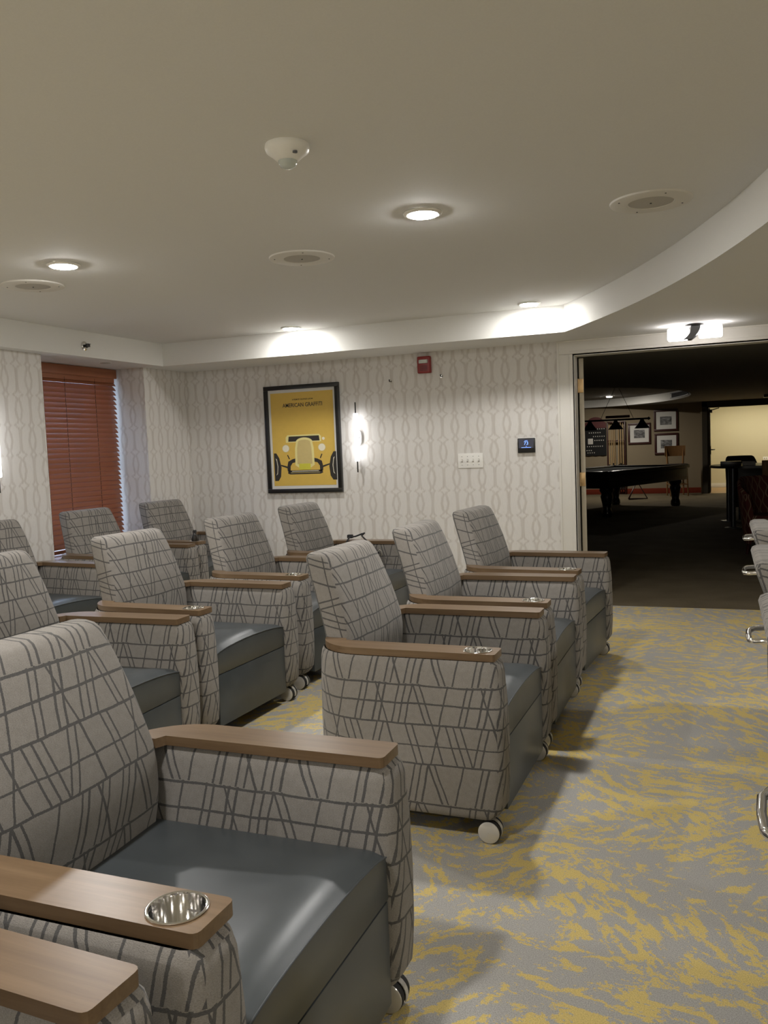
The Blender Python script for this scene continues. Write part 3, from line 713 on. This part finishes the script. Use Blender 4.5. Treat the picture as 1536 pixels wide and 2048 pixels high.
for u in (.215, .795): flat(oval(u, .597, .062, .043), 'poster_grille', 1, 'headlamp_rim'); flat(oval(u, .597, .053, .037), 'poster_cream', 2, 'headlamp')
flat(oval(.825, .505, .022, .016), 'poster_cream', 2, 'side_lamp')
for sgn in (-1, 1):
    X = lambda q: .515 + sgn * q
    flat([(X(.50), .645), (X(.46), .645), (X(.415), .70), (X(.385), .80), (X(.40), .90), (X(.44), .945), (X(.50), .945)], 'poster_ink', 2, 'tire')
    flat([(X(.475), .70), (X(.455), .71), (X(.438), .79), (X(.45), .87), (X(.475), .885), (X(.457), .86), (X(.448), .79), (X(.46), .73)], 'poster_cream', 3, 'whitewall')
    flat([(X(.10), .70), (X(.20), .715), (X(.27), .74), (X(.29), .80), (X(.285), .845), (X(.24), .85), (X(.235), .79), (X(.20), .755), (X(.12), .745)], 'poster_ink', 2, 'suspension_arm')
    flat([(X(.29), .79), (X(.39), .77), (X(.39), .785), (X(.29), .81)], 'poster_ink', 2, 'axle_end')
    flat([(X(.27), .665), (X(.285), .67), (X(.255), .715), (X(.24), .71)], 'poster_ink', 2, 'lamp_stay')
flat([(.25, .835), (.78, .835), (.80, .865), (.76, .878), (.27, .878), (.23, .865)], 'poster_ink', 2, 'bumper')
flat([(.30, .842), (.73, .842), (.73, .848), (.30, .848)], 'poster_cream', 3, 'bumper_shine')
flat([(.28, .858), (.75, .858), (.75, .863), (.28, .863)], 'poster_grille', 3, 'bumper_shine')
flat([(.42, .765), (.605, .765), (.605, .83), (.42, .83)], 'poster_plate', 5, 'number_plate')
x, z = PP(.515, .138); text('AMERICAN GRAFFITI', .047, 'poster_ink', t, (x, -.0154, z), (PI / 2, 0, 0), width=.372, bold=.0005)
x, z = PP(.52, .078); text('A FILM BY GEORGE LUCAS', .0165, 'poster_ink', t, (x, -.0154, z), (PI / 2, 0, 0), width=.195, bold=.0002)

# ------------------------------------------------------------------ lounge beyond the doorway
LY = 20.0; LC = 1.985; LT = 2.15
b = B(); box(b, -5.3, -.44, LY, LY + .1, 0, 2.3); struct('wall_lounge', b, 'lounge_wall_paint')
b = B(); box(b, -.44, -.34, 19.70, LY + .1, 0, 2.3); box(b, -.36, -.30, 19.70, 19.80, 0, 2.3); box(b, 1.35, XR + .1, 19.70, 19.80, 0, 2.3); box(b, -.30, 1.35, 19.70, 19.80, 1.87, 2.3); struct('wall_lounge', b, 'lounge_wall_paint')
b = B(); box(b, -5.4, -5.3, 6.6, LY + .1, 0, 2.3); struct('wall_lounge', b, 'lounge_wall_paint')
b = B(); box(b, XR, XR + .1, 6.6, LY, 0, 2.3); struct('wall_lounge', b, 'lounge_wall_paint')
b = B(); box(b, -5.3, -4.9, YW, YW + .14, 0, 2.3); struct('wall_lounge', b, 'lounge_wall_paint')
b = B(); box(b, -5.3, -.44, LY - .02, LY, 0, .12, .004); struct('baseboard_lounge', b, 'red_baseboard', 30)
b = B(); box(b, -.405, -.30, 19.67, 19.70, 0, 1.98); box(b, -.405, 1.45, 19.67, 19.70, 1.87, 1.98); box(b, 1.35, 1.45, 19.67, 19.70, 0, 1.87); box(b, -.30, -.27, 19.70, 19.80, 0, 1.87); box(b, -.30, 1.35, 19.70, 19.80, 1.845, 1.87); struct('trim_4', b, 'dark_trim_paint')
ell = [(-3.0 + 2.5 * math.cos(2 * PI * k / 64), 15.8 + 4.05 * math.sin(2 * PI * k / 64)) for k in range(64)]
ell = [(max(x, -5.29), y) for x, y in ell]
b = B(); es = []
for lpz in ([(-5.3, YW + .1), (XR, YW + .1), (XR, LY + .1), (-5.3, LY + .1)], ell):
    vs = []
    for x, y in lpz:
        if not vs or (Vector((x, y, LC)) - vs[-1].co).length > .01: vs.append(b.verts.new((x, y, LC)))
    es += [b.edges.new((vs[i], vs[(i + 1) % len(vs)])) for i in range(len(vs))]
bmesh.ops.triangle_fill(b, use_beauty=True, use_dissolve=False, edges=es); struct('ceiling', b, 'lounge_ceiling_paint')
b = B(); lo = [b.verts.new((x, y, LC)) for x, y in ell]; hi = [b.verts.new((x, y, LT)) for x, y in ell]
for i in range(len(ell)): j = (i + 1) % len(ell); b.faces.new((lo[i], lo[j], hi[j], hi[i]))
struct('trim_5', b, 'soffit_paint', 40)
b = B(); box(b, -5.3, XR, YW + .1, LY + .1, LT, LT + .1); struct('ceiling', b, 'lounge_ceiling_paint')
downlight(-2.2, 18.5, 'lone lit downlight over the dark lounge pool table', LT - .001, 1.0, 'lounge_glow', 'lounge downlight')
vt = thing('air_vent', 'dark slotted air vent on the curved ceiling edge at its right end in the lounge', 'vent', (-.75, 17.55, 2.03))
def curved(a0, a1, z0, z1, d0, d1, n=8):
    b = B(); rings = []
    for k in range(n + 1):
        a = math.radians(a0 + (a1 - a0) * k / n); c, q = math.cos(a), math.sin(a)
        rings.append([(-3 + (2.5 - d) * c + .75, 15.8 + (4.05 - d) * q - 17.55, z - 2.03) for d, z in ((d0, z0), (d1, z0), (d1, z1), (d0, z1))])
    return loft(b, rings)
link('vent_backing', curved(13, 34, 2.025, 2.125, .004, .010), 'board_black', vt, 40)
for z in (2.02, 2.115): link('vent_frame', curved(12, 35, z, z + .012, .004, .022), 'grey_metal', vt, 40)
for k in range(5): link('vent_slat', curved(13, 34, 2.040 + .016 * k, 2.044 + .016 * k, .006, .020), 'dark_base', vt, 40)
# corridor behind the far opening
b = B(); box(b, -.5, 3.3, 22.0, 22.1, 0, 2.3); box(b, -.5, -.40, 20.1, 22.0, 0, 2.3); box(b, 3.2, 3.3, 19.8, 22.0, 0, 2.3); struct('wall_corridor', b, 'corridor_paint')
b = B(); box(b, -.5, 3.3, 19.8, 22.1, 2.1, 2.2); struct('ceiling', b, 'corridor_paint')
b = B(); box(b, -.40, 3.2, 21.98, 22.0, 0, .10, .004); struct('baseboard_corridor', b, 'trim_paint', 30)
t = thing('corridor_ceiling_light', 'bright linear ceiling light in the yellow corridor beyond the far opening', 'ceiling light', (.75, 21.0, 2.1))
b = B(); box(b, -.95, 1.6, -.12, .12, -.05, 0, .008); link('light_housing', b, 'white_plastic', t, 30)
b = B(); box(b, -.93, 1.58, -.10, .10, -.062, -.048, .004); link('diffuser', b, 'corridor_glow', t, 30)
t = thing('wall_outlet', 'pale wall outlet plate on the yellow corridor wall', 'outlet', (.94, 22.0, .66))
b = B(); box(b, -.055, .055, -.008, 0, -.04, .04, .003); link('plate', b, 'white_plastic', t, 30)
for dx in (-.022, .022):
    b = B(); box(b, dx - .012, dx + .012, -.0095, -.007, -.018, .018, .002); link('socket', b, 'grille_grey', t, 30)
# open corridor door seen edge-on with closer and lever
b = B(); box(b, -.285, -.245, 19.82, 20.62, .01, 1.84, .003); d2 = struct('door_2', b, 'dark_trim_paint', 30)
b = B(); box(b, -.245, -.20, 19.83, 20.05, 1.74, 1.81, .008); tube(b, [(-.20, 19.9, 1.80), (-.06, 19.78, 1.835)], .010); link('door_closer', b, 'black_metal', d2, 40)
b = B(); box(b, -.245, -.232, 19.84, 19.90, .84, 1.02, .004); tube(b, [(-.235, 19.87, .94), (-.19, 19.87, .94), (-.18, 19.93, .94), (-.16, 20.0, .94)], .012); link('door_lever', b, 'black_metal', d2, 50)

# framed pictures
for i, (x0, x1, z0, z1, lab) in enumerate(((-1.98, -1.49, 1.12, 1.59, 'dark framed black and white picture left of the stacked pair'), (-1.42, -.91, 1.39, 1.86, 'upper dark framed picture of the stacked pair'), (-1.41, -.91, .87, 1.34, 'lower dark framed picture of the stacked pair, behind the wooden stool'))):
    w2, h2 = (x1 - x0) / 2, (z1 - z0) / 2
    t = thing('framed_picture', lab, 'picture', ((x0 + x1) / 2, LY, (z0 + z1) / 2), 0, 'framed pictures on the lounge wall')
    b = B(); fw = .042
    box(b, -w2, w2, -.03, 0, h2 - fw, h2, .003); box(b, -w2, w2, -.03, 0, -h2, -h2 + fw, .003); box(b, -w2, -w2 + fw, -.03, 0, -h2 + fw, h2 - fw, .003); box(b, w2 - fw, w2, -.03, 0, -h2 + fw, h2 - fw, .003)
    link('frame', b, 'dark_red_wood', t, 30)
    b = B(); box(b, -w2 + .03, w2 - .03, -.012, -.003, -h2 + .03, h2 - .03); link('mat', b, 'mat_board', t, 0)
    nm = 'landscape_photo_%s' % 'abc'[i]; print_photo(nm, i + 1)
    b = B(); box(b, -w2 * .48, w2 * .48, -.0135, -.011, -h2 * .42, h2 * .36); link('photograph', b, nm, t, 0)
# game board with arched burgundy top
t = thing('game_board', 'black wall board with arched burgundy top and rows of white marks', 'wall board', (-2.695, LY, .90))
b = B(); pts = [(-.235, 0), (.235, 0), (.235, .70), (-.235, .70)]
wav = [(-.235 + .47 * k / 12, -.012 * math.sin(PI * k / 12 * 3) ** 2) for k in range(13)] + [(.235, .62), (-.235, .62)]
loft(b, [[(x, 0, z) for x, z in wav], [(x, -.03, z) for x, z in wav]]); link('panel', b, 'board_black', t, 20)
ar = [(-.235, .62), (.235, .62), (.235, .74)] + [(.17 * math.cos(a), .77 + .10 * math.sin(a)) for a in [PI * k / 12 for k in range(13)]] + [(-.235, .74)]
b = B(); loft(b, [[(x, 0, z) for x, z in ar], [(x, -.036, z) for x, z in ar]]); link('arched_top', b, 'burgundy_board', t, 20)
for ri, (z, n, x0) in enumerate(((.60, 7, -.05), (.515, 6, -.14), (.43, 7, -.05), (.34, 5, -.02), (.205, 8, -.19), (.115, 3, -.20), (.06, 4, -.18))):
    for k in range(n):
        x = x0 + .048 * k
        if x > .2: continue
        b = B(); s = .011 if ri % 2 else .009; box(b, x - s, x + s, -.036, -.030, z - .011, z + .011, .003); link('white_mark', b, 'chalk_white', t, 30)
b = B(); box(b, -.175, -.06, -.042, -.031, .255, .385, .004); link('paper_sheet', b, 'chalk_white', t, 30)
# floor cue rack and cues
t = thing('cue_rack', 'wooden floor rack holding pool cues against the lounge wall', 'cue rack', (-2.23, 19.90, 0))
for x in (-.19, .19):
    b = B(); box(b, x - .012, x + .012, -.02, .02, 0, 1.66, .003); link('post', b, 'dark_red_wood', t, 30)
for z, h in ((.10, .03), (1.20, .03), (1.62, .03)):
    b = B(); box(b, -.19, .19, -.025, .025, z, z + h, .004); link('rail' if z > .2 else 'foot_rail', b, 'dark_red_wood', t, 30)
for k, (x, dz) in enumerate(((-.15, 0), (-.105, -.02), (-.065, .03), (-.03, -.05), (.055, 0), (.10, .02), (.15, 0))):
    q = thing('pool_cue', '%s pool cue from the left in the wooden floor rack' % ('first', 'second', 'third', 'fourth', 'fifth', 'sixth', 'last')[k], 'pool cue', (-2.23 + x, 19.855, .135), 0, 'pool cues in the rack')
    b = B(); lathe(b, [(.0145, 0), (.0145, .02), (.0125, .55 + dz)], 10); link('butt', b, 'board_black', q, 60)
    b = B(); lathe(b, [(.0125, .55 + dz), (.0065, 1.46 + dz), (.005, 1.47 + dz)], 10); link('shaft', b, 'pale_cue_wood', q, 60)
# pool table
pt = thing('pool_table', 'large black pool table with heavy turned legs in the dark lounge', 'pool table', (-1.83, 15.44, 0), math.radians(67.6))
L2, W2 = 1.45, .78
b = B()
box(b, -L2, L2, -W2, -W2 + .13, .685, .745, .012); box(b, -L2, L2, W2 - .13, W2, .685, .745, .012); box(b, -L2, -L2 + .13, -W2 + .13, W2 - .13, .685, .745, .012); box(b, L2 - .13, L2, -W2 + .13, W2 - .13, .685, .745, .012); link('rail_frame', b, 'pool_black', pt, 40)
b = B(); box(b, -L2 + .13, L2 - .13, -W2 + .13, W2 - .13, .68, .715); link('bed_cloth', b, 'pool_felt', pt, 0)
b = B(); prism(b, [(-L2 + .03, -W2 + .03), (L2 - .03, -W2 + .03), (L2 - .03, W2 - .03), (-L2 + .03, W2 - .03)], .47, .685, None, .02); link('cabinet', b, 'pool_black', pt, 30)
for sx in (-1, 1):
    for sy in (-1, 1):
        b = B(); lathe(b, [(.11, .47), (.115, .43), (.085, .38), (.10, .33), (.075, .22), (.062, .13), (.082, .09), (.085, .03), (.07, 0)], 20, 'Z', (sx * (L2 - .22), sy * (W2 - .18), 0)); link('leg', b, 'pool_black', pt, 50)
        b = B(); lathe(b, [(.075, .735), (.075, .748), (.055, .748), (.05, .70), (.001, .69)], 20, 'Z', (sx * (L2 - .075), sy * (W2 - .075), 0), False); link('pocket', b, 'dark_leather', pt, 50)
tr = thing('triangle_rack', 'dark triangular ball rack leaning on the floor behind the pool table', 'ball rack', (-1.60, 18.1, 0), math.radians(18))
b = B(); tube(b, [(-.21, 0, .018), (.17, 0, .018), (-.02, .06, .375), (-.21, 0, .018)], .018, 8); link('rack_frame', b, 'dark_red_wood', tr, 60)
b = B(); cyl(b, .016, .0, .02, 10, 'Z', (-.02, .06, .372)); link('corner_cap', b, 'black_rubber', tr, 40)
# billiard lamp
la = thing('billiard_lamp', 'three shade billiard lamp hanging over the pool table', 'pendant lamp', (-1.70, 15.3, 1.585))
b = B(); cyl(b, .016, -.56, .52, 12, 'X'); link('bar', b, 'black_metal', la, 50)
for x in (-.58, .53):
    b = B(); lathe(b, [(.006, -.03), (.03, 0), (.006, .03)], 12, 'X', (x, 0, 0)); link('finial', b, 'black_metal', la, 50)
for x in (-.46, -.02, .42):
    b = B(); lathe(b, [(.024, -.005), (.036, -.03), (.05, -.055), (.13, -.165), (.125, -.165), (.045, -.06), (.02, -.03)], 28, 'Z', (x, 0, 0), False); sh = link('shade', b, 'black_metal', la, 40)
b = B(); box(b, -.19, .22, -.01, .01, .030, .075, .01); link('name_plaque', b, 'burgundy_board', la, 40)
for x0, x1 in ((-.28, -.02), (.28, .04)):
    b = B(); tube(b, [(x0, 0, .01), (x1, 0, .555)], .004, 6); link('chain', b, 'black_metal', la)
b = B(); lathe(b, [(.05, .545), (.06, .565)], 18, 'Z'); link('ceiling_canopy', b, 'black_metal', la, 40)
# wooden counter stool by the wall
def stool(loc, rz, label, zs=.68, zt=1.06, wood='maple_wood'):
    t = thing('bar_stool', label, 'stool', loc, rz)
    b = B(); box(b, -.19, .19, -.19, .19, zs - .06, zs, .02, 3); link('seat', b, 'dark_leather', t, 40)
    for sx in (-1, 1):
        b = B(); tube(b, [(sx * .16, .16, zs - .05), (sx * .18, .19, 0)], [.018, .014], 8); link('leg', b, wood, t, 40)
        b = B(); tube(b, [(sx * .18, -.19, zt - .02), (sx * .16, -.17, zs), (sx * .17, -.20, 0)], [.016, .02, .015], 8); link('leg', b, wood, t, 40)
    b = B(); rings = []
    for k in range(9):
        q = -1 + k / 4; rings.append([(q * .21, -.19 - .03 * (1 - q * q), zt - .22), (q * .21, -.165 - .03 * (1 - q * q), zt - .22), (q * .215, -.165 - .03 * (1 - q * q), zt), (q * .215, -.19 - .03 * (1 - q * q), zt)])
    loft(b, rings); link('backrest', b, wood, t, 40)
    b = B()
    for y in (-.19, .18): tube(b, [(-.17, y, .25), (.17, y, .25)], .010, 8)
    for x in (-.175, .175): tube(b, [(x, -.19, .25), (x, .18, .25)], .010, 8)
    link('footrest', b, wood, t, 40)
    return t
stool((-.90, 19.10, 0), math.radians(-165), 'wooden bar stool with curved back beside the pool table')
stool((.57, 11.1, 0), math.radians(20), 'brown wooden bar stool at the high table, right photo edge', .60, .935)
# high table with things on it
ht = thing('high_table', 'black high table with gray metal tube legs at right in the lounge', 'table', (.62, 12.8, 0))
st = [(-.33 + .46 * math.cos(a), .62 * math.sin(a)) for a in [PI / 2 + PI * k / 20 for k in range(21)]] + [(1.0, -.62), (1.0, .62)]
b = B(); prism(b, st, .800, .832); link('tabletop', b, 'table_black', ht, 30)
for x, y in ((-.495, -.50), (-.545, .50)):
    b = B(); cyl(b, .032, .01, .80, 18, 'Z', (x, y, 0)); link('leg', b, 'grey_metal', ht, 40)
    b = B(); lathe(b, [(.11, 0), (.11, .008), (.04, .016)], 24, 'Z', (x, y, 0)); link('foot_plate', b, 'grey_metal', ht, 40)
b = B(); box(b, -.42, .95, .10, .14, .05, .80); link('modesty_panel', b, 'table_black', ht, 0)
bx = B(); box(bx, -.03, .235, 12.48, 12.72, .832, .886, .004); tag(link('storage_box', bx, 'table_black', None, 30), 'low black box on the high table', 'box')
bx = B(); box(bx, .25, .41, 12.48, 12.74, .832, .880, .003); tag(link('paper_stack', bx, 'chalk_white', None, 30), 'stack of white papers on the high table beside the black box', 'papers')
# dark chair behind the table
def tub_chair(loc, rz, label, mat, hw, zt, seat, name='armchair', cat='armchair'):
    t = thing(name, label, cat, loc, rz)
    b = B(); rings = []
    for k in range(17):
        a = PI * (-.08) + PI * 1.16 * k / 16; ca, sa = math.cos(a), math.sin(a)
        top = zt - .20 * max(0, .5 - sa) if sa < .5 else zt
        rings.append([(hw * .86 * ca, hw * .86 * sa, .14), (hw * .98 * ca, hw * sa * 1.02, zt * .6), (hw * 1.04 * ca, hw * sa * 1.10, top - .03), (hw * .98 * ca, hw * sa * 1.06, top), (hw * .90 * ca, hw * sa * .98, top - .02), (hw * .74 * ca, hw * .78 * sa, seat)])
    loft(b, rings); link('shell', b, mat, t, 50)
    b = B(); lathe(b, [(hw * .78, .16), (hw * .82, .22), (hw * .82, seat), (hw * .74, seat + .05), (.01, seat + .055)], 28); link('seat_cushion', b, mat, t, 50)
    for sx in (-1, 1):
        for sy in (-1, 1):
            b = B(); tube(b, [(sx * hw * .55, sy * hw * .55, .17), (sx * hw * .62, sy * hw * .62, 0)], [.022, .014], 8); link('leg', b, 'dark_red_wood', t, 40)
    return t
tub_chair((.26, 13.95, 0), math.radians(8), 'dark chair back behind the black high table', 'dark_leather', .22, .925, .46, 'side_chair', 'chair')
tub_chair((.52, 9.45, 0), math.radians(20), 'burgundy patterned tub armchair at the right edge of the doorway', 'burgundy_chair_fabric', .37, .81, .38)
# projector on the lounge ceiling
t = thing('ceiling_projector', 'dark projector hung from the lounge ceiling at the top right of the doorway', 'projector', (.90, 17.3, LC))
b = B(); cyl(b, .03, -.10, 0, 14); link('mount_pole', b, 'black_metal', t, 40)
b = B(); box(b, -.19, .21, -.14, .14, -.075, -.02, .012); link('projector_body', b, 'black_metal', t, 40)
b = B(); lathe(b, [(.04, -.16), (.04, -.13), (.03, -.13)], 18, 'Y', (0, 0, -.048)); link('lens_barrel', b, 'chrome', t, 40)
